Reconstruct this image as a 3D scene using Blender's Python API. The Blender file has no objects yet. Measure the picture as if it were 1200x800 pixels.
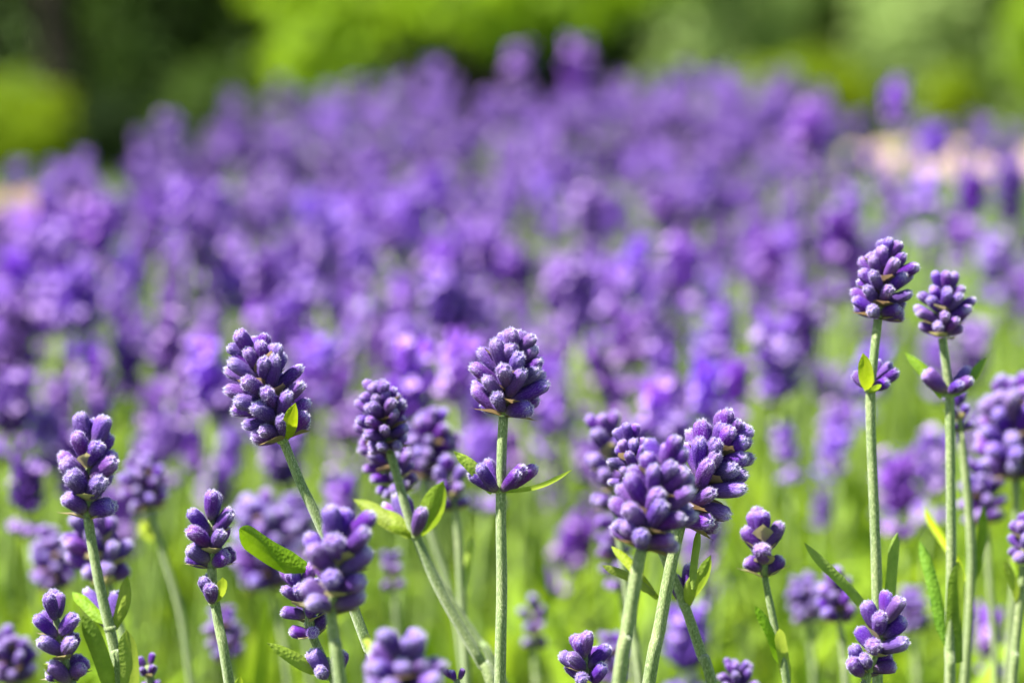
import bpy, math, random
import numpy as np
from mathutils import Vector, Matrix, Quaternion

random.seed(7)
rng = np.random.default_rng(11)
R = math.radians
S = bpy.context.scene
COL = S.collection

# ------------------------------------------------------------------ camera
LENS, SENSOR, PITCH, CAMZ, FOCUS = 105.0, 36.0, 7.0, 0.55, 0.75
cam_d = bpy.data.cameras.new("camera")
cam_d.lens = LENS; cam_d.sensor_width = SENSOR
cam_d.clip_start = 0.01; cam_d.clip_end = 500
cam_d.dof.use_dof = True
cam_d.dof.focus_distance = FOCUS
cam_d.dof.aperture_fstop = 9.0
cam_d.dof.aperture_blades = 0
cam = bpy.data.objects.new("camera", cam_d); COL.objects.link(cam)
cam.location = (0, 0, CAMZ)
cam.rotation_euler = (R(90 - PITCH), 0, 0)
S.camera = cam

# ------------------------------------------------------------------ sky and sun
SUN_EL, SUN_AZ = 57.0, -106.0          # azimuth from +Y (view direction), negative = left
world = bpy.data.worlds.new("World"); S.world = world
world.use_nodes = True
wn = world.node_tree.nodes; wl = world.node_tree.links
bg = wn["Background"]
sky = wn.new("ShaderNodeTexSky"); sky.sky_type = 'NISHITA'; sky.sun_disc = False
sky.sun_elevation = R(SUN_EL); sky.sun_rotation = R(SUN_AZ)
wl.new(sky.outputs[0], bg.inputs[0]); bg.inputs[1].default_value = 0.060
sun_d = bpy.data.lights.new("sun", 'SUN'); sun_d.energy = 5.0; sun_d.angle = R(0.53)
sun_d.color = (1.0, 0.95, 0.87)
sun = bpy.data.objects.new("sun", sun_d); COL.objects.link(sun)
sdir = Vector((math.sin(R(SUN_AZ)) * math.cos(R(SUN_EL)), math.cos(R(SUN_AZ)) * math.cos(R(SUN_EL)), math.sin(R(SUN_EL))))
sun.rotation_euler = sdir.to_track_quat('Z', 'Y').to_euler()
sun.location = (-3, 1, 5)

vs = S.view_settings
vs.view_transform = 'Standard'; vs.look = 'None'; vs.gamma = 1; vs.use_curve_mapping = False
vs.exposure = 1.72

# ------------------------------------------------------------------ helpers
FWD = Vector((0, math.cos(R(PITCH)), -math.sin(R(PITCH))))
UP = Vector((0, math.sin(R(PITCH)), math.cos(R(PITCH))))
RIGHT = Vector((1, 0, 0))
K = SENSOR / LENS / 1200.0            # metres per photo pixel at 1 m

def P(px, py, d):
    return Vector((0, 0, CAMZ)) + FWD * d + RIGHT * ((px - 600) * K * d) - UP * ((py - 400) * K * d)

def mesh_obj(name, verts, faces, mats, parent=None, smooth=True, midx=None):
    me = bpy.data.meshes.new(name)
    me.from_pydata([tuple(v) for v in verts], [], faces)
    for m in (mats if isinstance(mats, (list, tuple)) else [mats]):
        me.materials.append(m)
    if smooth:
        me.polygons.foreach_set('use_smooth', [True] * len(me.polygons))
    if midx is not None:
        me.polygons.foreach_set('material_index', midx)
    o = bpy.data.objects.new(name, me); COL.objects.link(o)
    if parent: o.parent = parent
    return o

def np_mesh(name, V, F, mat, smooth=True):
    """V (n,3), F (m,k) of one face size"""
    me = bpy.data.meshes.new(name)
    k = F.shape[1]
    me.vertices.add(len(V)); me.vertices.foreach_set('co', np.ascontiguousarray(V, dtype=np.float32).ravel())
    me.loops.add(F.size); me.loops.foreach_set('vertex_index', np.ascontiguousarray(F, dtype=np.int32).ravel())
    me.polygons.add(len(F))
    me.polygons.foreach_set('loop_start', np.arange(0, F.size, k, dtype=np.int32))
    me.polygons.foreach_set('use_smooth', np.full(len(F), smooth))
    me.update(calc_edges=True)
    for m in (mat if isinstance(mat, (list, tuple)) else [mat]):
        me.materials.append(m)
    return me

def link(name, me, parent=None):
    o = bpy.data.objects.new(name, me); COL.objects.link(o)
    if parent: o.parent = parent
    return o

def tag(o, label=None, cat=None, group=None, kind=None):
    if label: o['label'] = label
    if cat: o['category'] = cat
    if group: o['group'] = group
    if kind: o['kind'] = kind
    return o

def spline(pts, n):
    """Catmull-Rom through pts"""
    p = [pts[0] * 2 - pts[1]] + list(pts) + [pts[-1] * 2 - pts[-2]]
    segs = len(pts) - 1; out = []
    per = max(2, n // segs)
    for i in range(segs):
        a, b, c, d = p[i], p[i + 1], p[i + 2], p[i + 3]
        for j in range(per):
            t = j / per
            out.append(0.5 * ((2 * b) + (c - a) * t + (2 * a - 5 * b + 4 * c - d) * t * t + (3 * b - a - 3 * c + d) * t ** 3))
    out.append(pts[-1].copy())
    return out

def sweep(path, radii, seg=12, ribs=0.0, twist=0.0, cap=True, nrib=4):
    V, F = [], []
    prev = None
    for i, p in enumerate(path):
        t = (path[min(i + 1, len(path) - 1)] - path[max(i - 1, 0)]).normalized()
        if prev is None:
            n = t.cross(Vector((0.0, 1.0, 0.0)));
            if n.length < 1e-4: n = t.cross(Vector((1, 0, 0)))
            n.normalize()
        else:
            n = (prev - t * prev.dot(t)).normalized()
        prev = n; b = t.cross(n)
        r = radii[i] if hasattr(radii, '__len__') else radii
        for k in range(seg):
            a = 2 * math.pi * k / seg + twist * i
            rr = r * (1 + ribs * math.cos(nrib * 2 * math.pi * k / seg))
            V.append(p + (n * math.cos(a) + b * math.sin(a)) * rr)
    m = len(path)
    for i in range(m - 1):
        for k in range(seg):
            k2 = (k + 1) % seg
            F.append((i * seg + k, i * seg + k2, (i + 1) * seg + k2, (i + 1) * seg + k))
    if cap:
        F.append(tuple(range(seg - 1, -1, -1))); F.append(tuple((m - 1) * seg + k for k in range(seg)))
    return V, F

# ------------------------------------------------------------------ materials
def newmat(name):
    m = bpy.data.materials.new(name); m.use_nodes = True
    nt = m.node_tree
    return m, nt.nodes, nt.links, nt.nodes['Principled BSDF']

def ramp(N, stops, interp='LINEAR'):
    r = N.new('ShaderNodeValToRGB'); e = r.color_ramp.elements
    r.color_ramp.interpolation = interp
    while len(e) < len(stops): e.new(0.5)
    for el, (p, c) in zip(e, stops):
        el.position = p; el.color = (*c, 1)
    return r

def noise(N, L, vec, scale, detail=3, rough=0.5):
    n = N.new('ShaderNodeTexNoise'); n.inputs['Scale'].default_value = scale
    n.inputs['Detail'].default_value = detail; n.inputs['Roughness'].default_value = rough
    if vec is not None: L.new(vec, n.inputs['Vector'])
    return n

def mixc(N, L, a, b, fac, mode='MIX'):
    m = N.new('ShaderNodeMix'); m.data_type = 'RGBA'; m.blend_type = mode
    for sock, v in ((m.inputs['Factor'], fac), (m.inputs['A'], a), (m.inputs['B'], b)):
        if hasattr(v, 'is_linked') or hasattr(v, 'links'): L.new(v, sock)
        elif isinstance(v, (int, float)): sock.default_value = v
        else: sock.default_value = (*v, 1)
    return m.outputs['Result']

def hsv_vary(N, L, col, src, dh=0.03, dsat=0.2, dv=0.35):
    """per-object variation"""
    h = N.new('ShaderNodeHueSaturation')
    def mr(lo, hi, mul):
        f = N.new('ShaderNodeMath'); f.operation = 'MULTIPLY'; L.new(src, f.inputs[0]); f.inputs[1].default_value = mul
        g = N.new('ShaderNodeMath'); g.operation = 'FRACT'; L.new(f.outputs[0], g.inputs[0])
        q = N.new('ShaderNodeMapRange'); L.new(g.outputs[0], q.inputs['Value'])
        q.inputs['To Min'].default_value = lo; q.inputs['To Max'].default_value = hi
        return q.outputs['Result']
    L.new(mr(0.5 - dh, 0.5 + dh, 7.13), h.inputs['Hue'])
    L.new(mr(1 - dsat, 1 + dsat, 13.7), h.inputs['Saturation'])
    L.new(mr(1 - dv, 1 + dv, 3.31), h.inputs['Value'])
    L.new(col, h.inputs['Color'])
    return h.outputs['Color']

def bump(N, L, bsdf, height, strength, dist):
    b = N.new('ShaderNodeBump'); b.inputs['Strength'].default_value = strength; b.inputs['Distance'].default_value = dist
    L.new(height, b.inputs['Height']); L.new(b.outputs[0], bsdf.inputs['Normal'])
    return b

def mat_bud():
    m, N, L, B = newmat('bud_velvet')
    tc = N.new('ShaderNodeTexCoord'); oi = N.new('ShaderNodeObjectInfo')
    sep = N.new('ShaderNodeSeparateXYZ'); L.new(tc.outputs['Object'], sep.inputs[0])
    off = N.new('ShaderNodeVectorMath'); off.operation = 'ADD'; L.new(tc.outputs['Object'], off.inputs[0])
    rv = N.new('ShaderNodeCombineXYZ'); ml = N.new('ShaderNodeMath'); ml.operation = 'MULTIPLY'; ml.inputs[1].default_value = 31
    L.new(oi.outputs['Random'], ml.inputs[0]); L.new(ml.outputs[0], rv.inputs[0]); L.new(ml.outputs[0], rv.inputs[2]); L.new(rv.outputs[0], off.inputs[1])
    r = ramp(N, [(0.0, (0.22, 0.18, 0.16)), (0.26, (0.14, 0.062, 0.24)), (0.46, (0.110, 0.026, 0.26)), (0.80, (0.160, 0.046, 0.38)), (1.0, (0.40, 0.25, 0.70))])
    n1 = noise(N, L, off.outputs[0], 5.0, 4, 0.6)
    ad = N.new('ShaderNodeMath'); ad.operation = 'MULTIPLY_ADD'; L.new(n1.outputs[0], ad.inputs[0]); ad.inputs[1].default_value = 0.30
    s2 = N.new('ShaderNodeMath'); s2.operation = 'SUBTRACT'; L.new(sep.outputs[2], s2.inputs[0]); s2.inputs[1].default_value = 0.15
    L.new(s2.outputs[0], ad.inputs[2]); L.new(ad.outputs[0], r.inputs[0])
    n2 = noise(N, L, off.outputs[0], 26.0, 3, 0.7)
    rr = ramp(N, [(0.52, (0, 0, 0)), (0.70, (1, 1, 1))]); L.new(n2.outputs[0], rr.inputs[0])
    fz = N.new('ShaderNodeMath'); fz.operation = 'MULTIPLY'; L.new(rr.outputs[0], fz.inputs[0]); fz.inputs[1].default_value = 0.20
    c = mixc(N, L, r.outputs[0], (0.46, 0.34, 0.82), fz.outputs[0])
    n3 = noise(N, L, off.outputs[0], 9.0, 2)
    rd = ramp(N, [(0.38, (0.60, 0.52, 0.68)), (0.62, (1, 1, 1))]); L.new(n3.outputs[0], rd.inputs[0])
    c = mixc(N, L, c, rd.outputs[0], 1.0, 'MULTIPLY')
    c = hsv_vary(N, L, c, oi.outputs['Random'], 0.018, 0.12, 0.22)
    L.new(c, B.inputs['Base Color'])
    B.inputs['Roughness'].default_value = 0.75
    B.inputs['Specular IOR Level'].default_value = 0.25
    B.inputs['Sheen Weight'].default_value = 0.08; B.inputs['Sheen Roughness'].default_value = 0.4
    B.inputs['Sheen Tint'].default_value = (0.86, 0.82, 1.0, 1)
    bump(N, L, B, n2.outputs[0], 0.8, 0.0004)
    return m

def mat_hair():
    m, N, L, B = newmat('fine_hair')
    tc = N.new('ShaderNodeTexCoord'); sp = N.new('ShaderNodeSeparateXYZ'); L.new(tc.outputs['Object'], sp.inputs[0])
    rp = ramp(N, [(0.60, (0.28, 0.16, 0.62)), (0.97, (0.76, 0.71, 0.90))]); L.new(sp.outputs[2], rp.inputs[0])
    L.new(rp.outputs[0], B.inputs['Base Color']); B.inputs['Roughness'].default_value = 0.5
    tr = N.new('ShaderNodeBsdfTranslucent'); L.new(rp.outputs[0], tr.inputs[0])
    mx = N.new('ShaderNodeMixShader'); mx.inputs[0].default_value = 0.4
    L.new(B.outputs[0], mx.inputs[1]); L.new(tr.outputs[0], mx.inputs[2]); L.new(mx.outputs[0], N['Material Output'].inputs[0])
    return m

def leafy(name, col, col2, trans=0.45, tcol=None, scale=60, rough=0.55, vary=True, coord='Object', bumpd=0.0003, dv=0.25, spec=0.15, wrinkle=0, patch=0):
    m, N, L, B = newmat(name)
    tc = N.new('ShaderNodeTexCoord'); oi = N.new('ShaderNodeObjectInfo')
    n = noise(N, L, tc.outputs[coord], scale, 4, 0.6)
    r = ramp(N, [(0.3, col), (0.7, col2)]); L.new(n.outputs[0], r.inputs[0])
    c = r.outputs[0]
    if patch:
        np_ = noise(N, L, tc.outputs[coord], patch, 2, .5)
        rp = ramp(N, [(0.38, (0.30, 0.24, 0.36)), (0.58, (1.15, 1.15, 1.15))]); L.new(np_.outputs[0], rp.inputs[0])  # darker patches: shade between heads put into the colour, besides natural flower variation
        c = mixc(N, L, c, rp.outputs[0], 1.0, 'MULTIPLY')
    if vary: c = hsv_vary(N, L, c, oi.outputs['Random'], 0.012, 0.1, dv)
    L.new(c, B.inputs['Base Color']); B.inputs['Roughness'].default_value = rough
    B.inputs['Specular IOR Level'].default_value = spec
    n2 = noise(N, L, tc.outputs[coord], scale * 14, 2, 0.6)
    if wrinkle:
        vo = N.new('ShaderNodeTexVoronoi'); vo.inputs['Scale'].default_value = wrinkle; L.new(tc.outputs[coord], vo.inputs['Vector'])
        bump(N, L, B, vo.outputs['Distance'], 0.55, 0.0004)
    elif bumpd: bump(N, L, B, n2.outputs[0], 0.6, bumpd)
    if trans > 0:
        tr = N.new('ShaderNodeBsdfTranslucent')
        tm = mixc(N, L, c, tcol or (1.0, 1.0, 0.35), 1.0, 'MULTIPLY')
        g = N.new('ShaderNodeGamma'); g.inputs[1].default_value = 0.8; L.new(tm, g.inputs[0])
        L.new(g.outputs[0], tr.inputs[0])
        mx = N.new('ShaderNodeMixShader'); mx.inputs[0].default_value = trans
        L.new(B.outputs[0], mx.inputs[1]); L.new(tr.outputs[0], mx.inputs[2]); L.new(mx.outputs[0], N['Material Output'].inputs[0])
    return m

def mat_stem():
    m, N, L, B = newmat('stem_downy')
    tc = N.new('ShaderNodeTexCoord')
    mp = N.new('ShaderNodeMapping'); mp.inputs['Scale'].default_value = (1, 1, 0.22); L.new(tc.outputs['Object'], mp.inputs[0])
    n = noise(N, L, mp.outputs[0], 4200, 3, 0.6)
    r = ramp(N, [(0.36, (0.085, 0.13, 0.03)), (0.54, (0.19, 0.245, 0.09)), (0.70, (0.44, 0.46, 0.31))]); L.new(n.outputs[0], r.inputs[0])
    n2 = noise(N, L, tc.outputs['Object'], 60, 2)
    r2 = ramp(N, [(0.3, (0.72, 0.85, 0.60)), (0.7, (1.12, 1.08, 1.0))]); L.new(n2.outputs[0], r2.inputs[0])
    c = mixc(N, L, r.outputs[0], r2.outputs[0], 1.0, 'MULTIPLY')
    L.new(c, B.inputs['Base Color']); B.inputs['Roughness'].default_value = 0.7
    B.inputs['Sheen Weight'].default_value = 0.4; B.inputs['Sheen Tint'].default_value = (0.95, 1.0, 0.9, 1)
    bump(N, L, B, n.outputs[0], 0.8, 0.00025)
    return m

def simple(name, col, rough=0.8):
    m, N, L, B = newmat(name); B.inputs['Base Color'].default_value = (*col, 1); B.inputs['Roughness'].default_value = rough
    return m

M_BUD = mat_bud(); M_HAIR = mat_hair(); M_STEM = mat_stem()
M_BRACT = leafy('bract_papery', (0.17, 0.115, 0.065), (0.36, 0.27, 0.17), 0.35, (1.0, 0.85, 0.6), 500, 0.7, True, 'Object', 0.0002)
M_BRACT2 = leafy('bract_fresh', (0.34, 0.27, 0.14), (0.50, 0.45, 0.29), 0.35, (1.0, 0.95, 0.6), 500, 0.7, True, 'Object', 0.0002)
M_LEAF = leafy('leaf_green', (0.15, 0.28, 0.022), (0.25, 0.40, 0.04), 0.45, (1.0, 1.0, 0.45), 260, 0.6, True, 'Object', 0.0004, .25, .3, 1100)
M_LEAFY = leafy('leaf_lime', (0.22, 0.33, 0.022), (0.33, 0.43, 0.045), 0.42, (1.0, 1.0, 0.4), 260, 0.6, True, 'Object', 0.0004, .25, .3, 1100)
M_BGBUD = leafy('distant_flower', (0.165, 0.052, 0.44), (0.39, 0.18, 0.80), 0.20, (1.0, 0.85, 1.0), 420, 0.8, True, 'Object', 0, 0.42, .15, 0, 24)
M_BGPET = leafy('distant_petal', (0.50, 0.30, 0.78), (0.64, 0.45, 0.86), 0.3, (1.0, 0.9, 1.0), 300, 0.7, True, 'Object', 0, 0.2)
M_BGSTEM = leafy('distant_stem', (0.17, 0.27, 0.06), (0.30, 0.40, 0.12), 0.0, None, 40, 0.8, False)

# ------------------------------------------------------------------ bud meshes (unit length, radius 1 across x/y)
def bud_mesh(seed, hairs=True):
    r0 = random.Random(seed)
    prof = [(0.0, .50), (.08, .64), (.2, .80), (.36, .92), (.52, .98), (.68, 1.0), (.82, .97), (.905, .86), (.96, .64), (.985, .38)]
    seg = 26
    V, F = [], []
    bend = r0.uniform(-.35, .35); lob = r0.uniform(0, 6.28)
    def pt(z, rad, a):
        rr = rad * (1 + 0.055 * math.cos(13 * a) * min(1, z * 3)) * (1 + 0.06 * math.cos(2 * a + lob))
        if z > .85: rr *= 1 + 0.16 * math.cos(5 * a + lob) * (z - .85) / .15
        return Vector((rr * math.cos(a) + bend * z * z, rr * math.sin(a), z + (0.018 * math.cos(5 * a + lob) if z > .85 else 0)))
    for z, rad in prof:
        for k in range(seg):
            V.append(pt(z, rad, 2 * math.pi * k / seg))
    n = len(prof)
    for i in range(n - 1):
        for k in range(seg):
            k2 = (k + 1) % seg
            F.append((i * seg + k, i * seg + k2, (i + 1) * seg + k2, (i + 1) * seg + k))
    V.append(Vector((bend * .9, 0, .965))); c = len(V) - 1
    for k in range(seg): F.append(((n - 1) * seg + k, (n - 1) * seg + (k + 1) % seg, c))
    V.append(Vector((0, 0, 0))); c = len(V) - 1
    for k in range(seg): F.append((k, c, (k + 1) % seg))
    mi = [0] * len(F)
    if hairs:
        asp = 3.9       # length / radius in real proportions
        for h in range(1000):
            z = 1 - 0.85 * r0.random() ** 2.1
            rad = np.interp(z, [p[0] for p in prof], [p[1] for p in prof]); a = r0.uniform(0, 6.283)
            p = pt(z, rad, a)
            slope = 0.0 if z < .85 else (z - .85) / .15
            d = Vector((math.cos(a) * (1 - .5 * slope), math.sin(a) * (1 - .5 * slope), (.5 + 1.2 * slope) / 1.0)).normalized()
            d += Vector((r0.uniform(-.4, .4), r0.uniform(-.4, .4), r0.uniform(-.3, .3)))
            ln = r0.uniform(.12, .32)
            tipp = p + Vector((d.x * ln, d.y * ln, d.z * ln / asp))
            side = Vector((-math.sin(a), math.cos(a), 0)) * .018
            i = len(V); V += [p - side, p + side, tipp]; F.append((i, i + 1, i + 2)); mi.append(1)
    me = bpy.data.meshes.new('bud')
    me.from_pydata([tuple(v) for v in V], [], F)
    me.materials.append(M_BUD); me.materials.append(M_HAIR)
    me.polygons.foreach_set('use_smooth', [True] * len(F)); me.polygons.foreach_set('material_index', mi)
    return me
BUDS = [bud_mesh(100 + i) for i in range(6)]

def bract_mesh(seed, mat):
    """ovate pointed cupped bract, unit length along z, unit half width along x, outward +y"""
    r0 = random.Random(seed); V, F = [], []
    nu, nv = 7, 9
    for j in range(nv):
        t = j / (nv - 1)
        w = math.sin(math.pi * min(1, t * 0.62 + 0.22)) ** 0.9 * (1 - t ** 3.2) + 0.01
        if t > .8: w *= 1 - (t - .8) * 1.2
        for i in range(nu):
            s = -1 + 2 * i / (nu - 1)
            cup = -0.30 * (s * w) ** 2 * 1.2
            curl = 0.16 * t * t
            V.append((s * w, 0.30 * cup * 2 + curl + r0.uniform(-.02, .02), t + r0.uniform(-.01, .01) - 0.05 * abs(s) * t))
    for j in range(nv - 1):
        for i in range(nu - 1):
            F.append((j * nu + i, j * nu + i + 1, (j + 1) * nu + i + 1, (j + 1) * nu + i))
    me = bpy.data.meshes.new('bract'); me.from_pydata(V, [], F); me.materials.append(mat)
    me.polygons.foreach_set('use_smooth', [True] * len(F))
    return me
BRACTS = [bract_mesh(40 + i, M_BRACT) for i in range(3)]
BRACTS2 = [bract_mesh(50 + i, M_BRACT2) for i in range(3)]

def frame_from(zdir, xhint):
    z = zdir.normalized(); x = xhint - z * xhint.dot(z)
    if x.length < 1e-5: x = Vector((1, 0, 0)) - z * z.x
    x.normalize(); y = z.cross(x)
    return Matrix((x, y, z)).transposed()

def add_bud(parent, origin, base, direction, length, radius, rnd):
    o = link('bud', rnd.choice(BUDS), parent)
    m = frame_from(direction, Vector((rnd.uniform(-1, 1), rnd.uniform(-1, 1), rnd.uniform(-1, 1))))
    o.matrix_local = Matrix.Translation(base - origin) @ (m @ Matrix.Diagonal((radius, radius, length))).to_4x4()
    return o

def add_bract(parent, origin, base, direction, outward, length, halfw, rnd, fresh):
    o = link('bract', rnd.choice(BRACTS2 if fresh else BRACTS), parent)
    z = direction.normalized(); y = outward - z * outward.dot(z); y.normalize(); x = y.cross(z)
    m = Matrix((x, y, z)).transposed()
    o.matrix_local = Matrix.Translation(base - origin) @ (m @ Matrix.Diagonal((halfw, halfw, length))).to_4x4()
    return o

# ------------------------------------------------------------------ leaf
def add_leaf(parent, origin, base, tip, width, mat, twist=0.0, bow=0.12, fold=0.35, name='leaf', blunt=False):
    d = tip - base; Ln = d.length; z = d.normalized()
    view = FWD
    x = z.cross(view); x.normalize()
    x = Quaternion(z, twist) @ x
    y = z.cross(x)
    nv, nu = 16, 9; V, F = [], []
    ph = random.uniform(0, 6)
    for j in range(nv):
        t = j / (nv - 1)
        if blunt:
            w = (min(1, t * 3.2 + .35) ** .8) * (1 - max(0, (t - .72) / .28) ** 2.4 * .93)
        else:
            w = (math.sin(math.pi * (t * .86 + .09)) ** .75) * (1 - max(0, (t - .8) / .2) ** 2 * .88)
        c = base + z * (t * Ln) + y * (bow * Ln * math.sin(math.pi * t)) + x * (0.02 * Ln * math.sin(5 * t + ph))
        for i in range(nu):
            s = -1 + 2 * i / (nu - 1)
            off = -fold * (abs(s) ** 1.6) * width * .5 * w + 0.05 * width * (1 - min(1, abs(s) * 4)) * -1
            V.append(c + x * (s * width * .5 * w) + y * (off + 0.02 * width * math.sin(9 * t + 3 * s + ph)) - origin)
    for j in range(nv - 1):
        for i in range(nu - 1):
            F.append((j * nu + i, j * nu + i + 1, (j + 1) * nu + i + 1, (j + 1) * nu + i))
    return mesh_obj(name, V, F, mat, parent)

# ------------------------------------------------------------------ flower spike
def add_spike(root, rootloc, base, top, width, levels, k, phase, seed, fresh=False, budr=None):
    rnd = random.Random(seed)
    ax = top - base; H = ax.length; az = ax.normalized()
    fr = frame_from(az, RIGHT); X = fr.col[0]; Y = fr.col[1]
    levels = levels + (1 if k > 2 else 0)
    rr = budr or width * {1: 0.175, 2: 0.126}.get(k, 0.093)
    Ltop = min(H * .36, rr * 3.6)
    hs = H - Ltop * 0.86
    path = [base + az * (hs * t) for t in (0, .25, .5, .75, 1)]
    V, F = sweep([p - base for p in path], [.0012, .0012, .0011, .001, .0008], 8)
    sp = mesh_obj('flower_spike', V, F, M_STEM, root); sp.location = base - rootloc
    zero = base
    for i in range(levels):
        t = i / (levels - 1)
        h = hs * (t ** 0.96) + rr * .55 * (1 - t)
        tilt = {1: 54 - 28 * t ** 1.2, 2: 66 - 34 * t ** 1.2}.get(k, 74 - 38 * t ** 1.3)
        wprof = (0.86 + 0.22 * math.sin(math.pi * min(1, t * 1.25)))
        for c in range(2):
            a0 = R(phase + 90 * i + 180 * c)
            if i < levels - 1 or k == 1:
                out = X * math.cos(a0) + Y * math.sin(a0)
                bd = (az * math.cos(R(tilt + 8)) + out * math.sin(R(tilt + 8)))
                bl = rr * (4.5 if k > 2 else 3.5) * rnd.uniform(.88, 1.08)
                add_bract(sp, zero, base + az * (h - rr * .75) + out * .0009, bd, out, bl, rr * (1.9 if k > 2 else 1.5), rnd, fresh)
            kk = (k if t < .99 else max(1, k - 1)) + (1 if k > 2 and t < .99 and rnd.random() < .35 else 0)
            for b in range(kk):
                da = 0 if kk == 1 else (-1 + 2 * b / (kk - 1)) * (58 if kk > 2 else 31)
                a = a0 + R(da + rnd.uniform(-9, 9))
                out = X * math.cos(a) + Y * math.sin(a)
                tl = R(max(8, tilt + rnd.uniform(-13, 9) - (7 if abs(da) < 10 and kk > 2 else 0)))
                d = az * math.cos(tl) + out * math.sin(tl)
                reach = width * .5 * wprof
                Lb = (reach - .0012) / max(.42, math.sin(tl)) if t < .75 else rr * 3.9
                Lb = min(max(Lb, rr * 2.7), rr * (5.4 if k > 2 else 4.2)) * rnd.uniform(.86, 1.14)
                hb = h + rnd.uniform(-.35, .35) * rr
                add_bud(sp, zero, base + az * hb + out * .0008, d, Lb, rr * rnd.uniform(.88, 1.1), rnd)
    # closing buds at the crown
    for b in range(2 if k > 1 else 1):
        a = rnd.uniform(0, 6.28); out = X * math.cos(a) + Y * math.sin(a)
        add_bud(sp, zero, base + az * (hs * .97) + out * .0006, az + out * .4, rr * 3.6, rr * .85, rnd)
    return sp

GROUNDZ = 0.004
STALKS = []
def add_stalk(label, d, head=None, stem=None, rad=None, whorls=(), leaves=(), group=None):
    """head=(bx,by,tx,ty,width_px,levels,k,phase,depth_tilt_mm,fresh); stem=[(px,py[,dd])...] from top to bottom"""
    seed = len(STALKS) * 17 + 5; rnd = random.Random(seed)
    px2m = K * d
    pts = [P(q[0], q[1], d + (q[2] if len(q) > 2 else 0)) for q in stem]
    # carry the stem on down to the soil
    last = pts[-1]; dirv = (pts[-1] - pts[-2]); dirv = dirv / max(1e-4, abs(dirv.z))
    steps = 4; hgt = last.z - GROUNDZ
    for i in range(1, steps + 1):
        t = i / steps
        pts.append(Vector((last.x + dirv.x * hgt * (t - .35 * t * t) * .8, last.y + dirv.y * hgt * t * .3 + .02 * t, last.z - hgt * t)))
    rootloc = Vector((pts[-1].x, pts[-1].y, 0))
    root = bpy.data.objects.new('lavender_stalk', None); COL.objects.link(root)
    root.empty_display_size = .02; root.location = rootloc
    tag(root, label, 'lavender', group or 'lavender stalks at the front of the bed')
    path = spline(pts, 44)
    r = (rad or 0.00135) * .84
    radii = [r * (0.86 + 0.2 * min(1, i / 20)) * rnd.uniform(.975, 1.025) for i in range(len(path))]
    V, F = sweep([p - rootloc for p in path], radii, 16, 0.10, 0.012)
    mesh_obj('stem', V, F, M_STEM, root)
    if head:
        bx, by, tx, ty, w, lv, k, ph, dt, fresh = head
        add_spike(root, rootloc, P(bx, by, d), P(tx, ty, d + dt * .001), w * .96 * px2m, lv, k, ph, seed, fresh)
    for wdef in whorls:
        nx, ny, buds, lvs = wdef
        node = P(nx, ny, d)
        ring = sweep([Vector((0, 0, -.0008)), Vector((0, 0, 0)), Vector((0, 0, .0008))], [r * 1.0, r * 1.25, r * 1.02], 10)
        wh = mesh_obj('bud_whorl', ring[0], ring[1], M_STEM, root); wh.location = node - rootloc
        for (ax_, ay_, tx, ty, wp, dz) in buds:
            b = P(nx + ax_, ny + ay_, d + dz * .0003); t_ = P(nx + tx, ny + ty, d + dz * .001)
            add_bud(wh, node, b, t_ - b, (t_ - b).length, wp * px2m * .5, rnd)
        for (ax_, ay_, tx, ty, wp, dz, lime, tw) in lvs:
            b = P(nx + ax_, ny + ay_, d); t_ = P(nx + tx, ny + ty, d + dz * .001)
            add_leaf(wh, node, b, t_, wp * px2m, M_LEAFY if lime else M_LEAF, tw, .10, .5, 'bract_leaf')
    for (bx, by, tx, ty, wp, dz, lime, tw, bow) in leaves:
        b = P(bx, by, d); t_ = P(tx, ty, d + dz * .001)
        add_leaf(root, rootloc, b, t_, wp * .86 * px2m, M_LEAFY if lime else M_LEAF, tw, bow, .45, 'leaf', True)
    STALKS.append((root, rootloc, d))
    return root

# ------------------------------------------------------------------ ground, bed, path
def mat_ground(name, stops, scale, coarse):
    m, N, L, B = newmat(name)
    tc = N.new('ShaderNodeTexCoord')
    n = noise(N, L, tc.outputs['Object'], scale, 6, 0.65)
    r = ramp(N, stops); L.new(n.outputs[0], r.inputs[0])
    n2 = noise(N, L, tc.outputs['Object'], coarse, 3)
    r2 = ramp(N, [(0.3, (0.75, 0.75, 0.75)), (0.7, (1.1, 1.1, 1.1))]); L.new(n2.outputs[0], r2.inputs[0])
    L.new(mixc(N, L, r.outputs[0], r2.outputs[0], 1.0, 'MULTIPLY'), B.inputs['Base Color'])
    B.inputs['Roughness'].default_value = 0.95
    bump(N, L, B, n.outputs[0], 0.8, 0.02)
    return m
M_LAWN = mat_ground('lawn', [(0.3, (0.05, 0.10, 0.015)), (0.7, (0.13, 0.22, 0.03))], 40, 1.5)
M_SOIL = mat_ground('soil', [(0.3, (0.06, 0.045, 0.03)), (0.7, (0.14, 0.11, 0.075))], 30, 3)
M_CLAY = mat_ground('pink_gravel', [(0.3, (0.26, 0.13, 0.12)), (0.7, (0.38, 0.20, 0.18))], 25, 1.2)
M_SAND = mat_ground('sand_path', [(0.3, (0.42, 0.28, 0.22)), (0.7, (0.58, 0.42, 0.34))], 25, 1.2)

def sheet(name, outline, z, mat, step=None):
    o = mesh_obj(name, [(x, y, z) for x, y in outline], [tuple(range(len(outline)))], mat, None, False)
    tag(o, kind='structure'); return o

g = sheet('ground', [(-150, -60), (150, -60), (150, 260), (-150, 260)], 0.0, M_LAWN)

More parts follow.
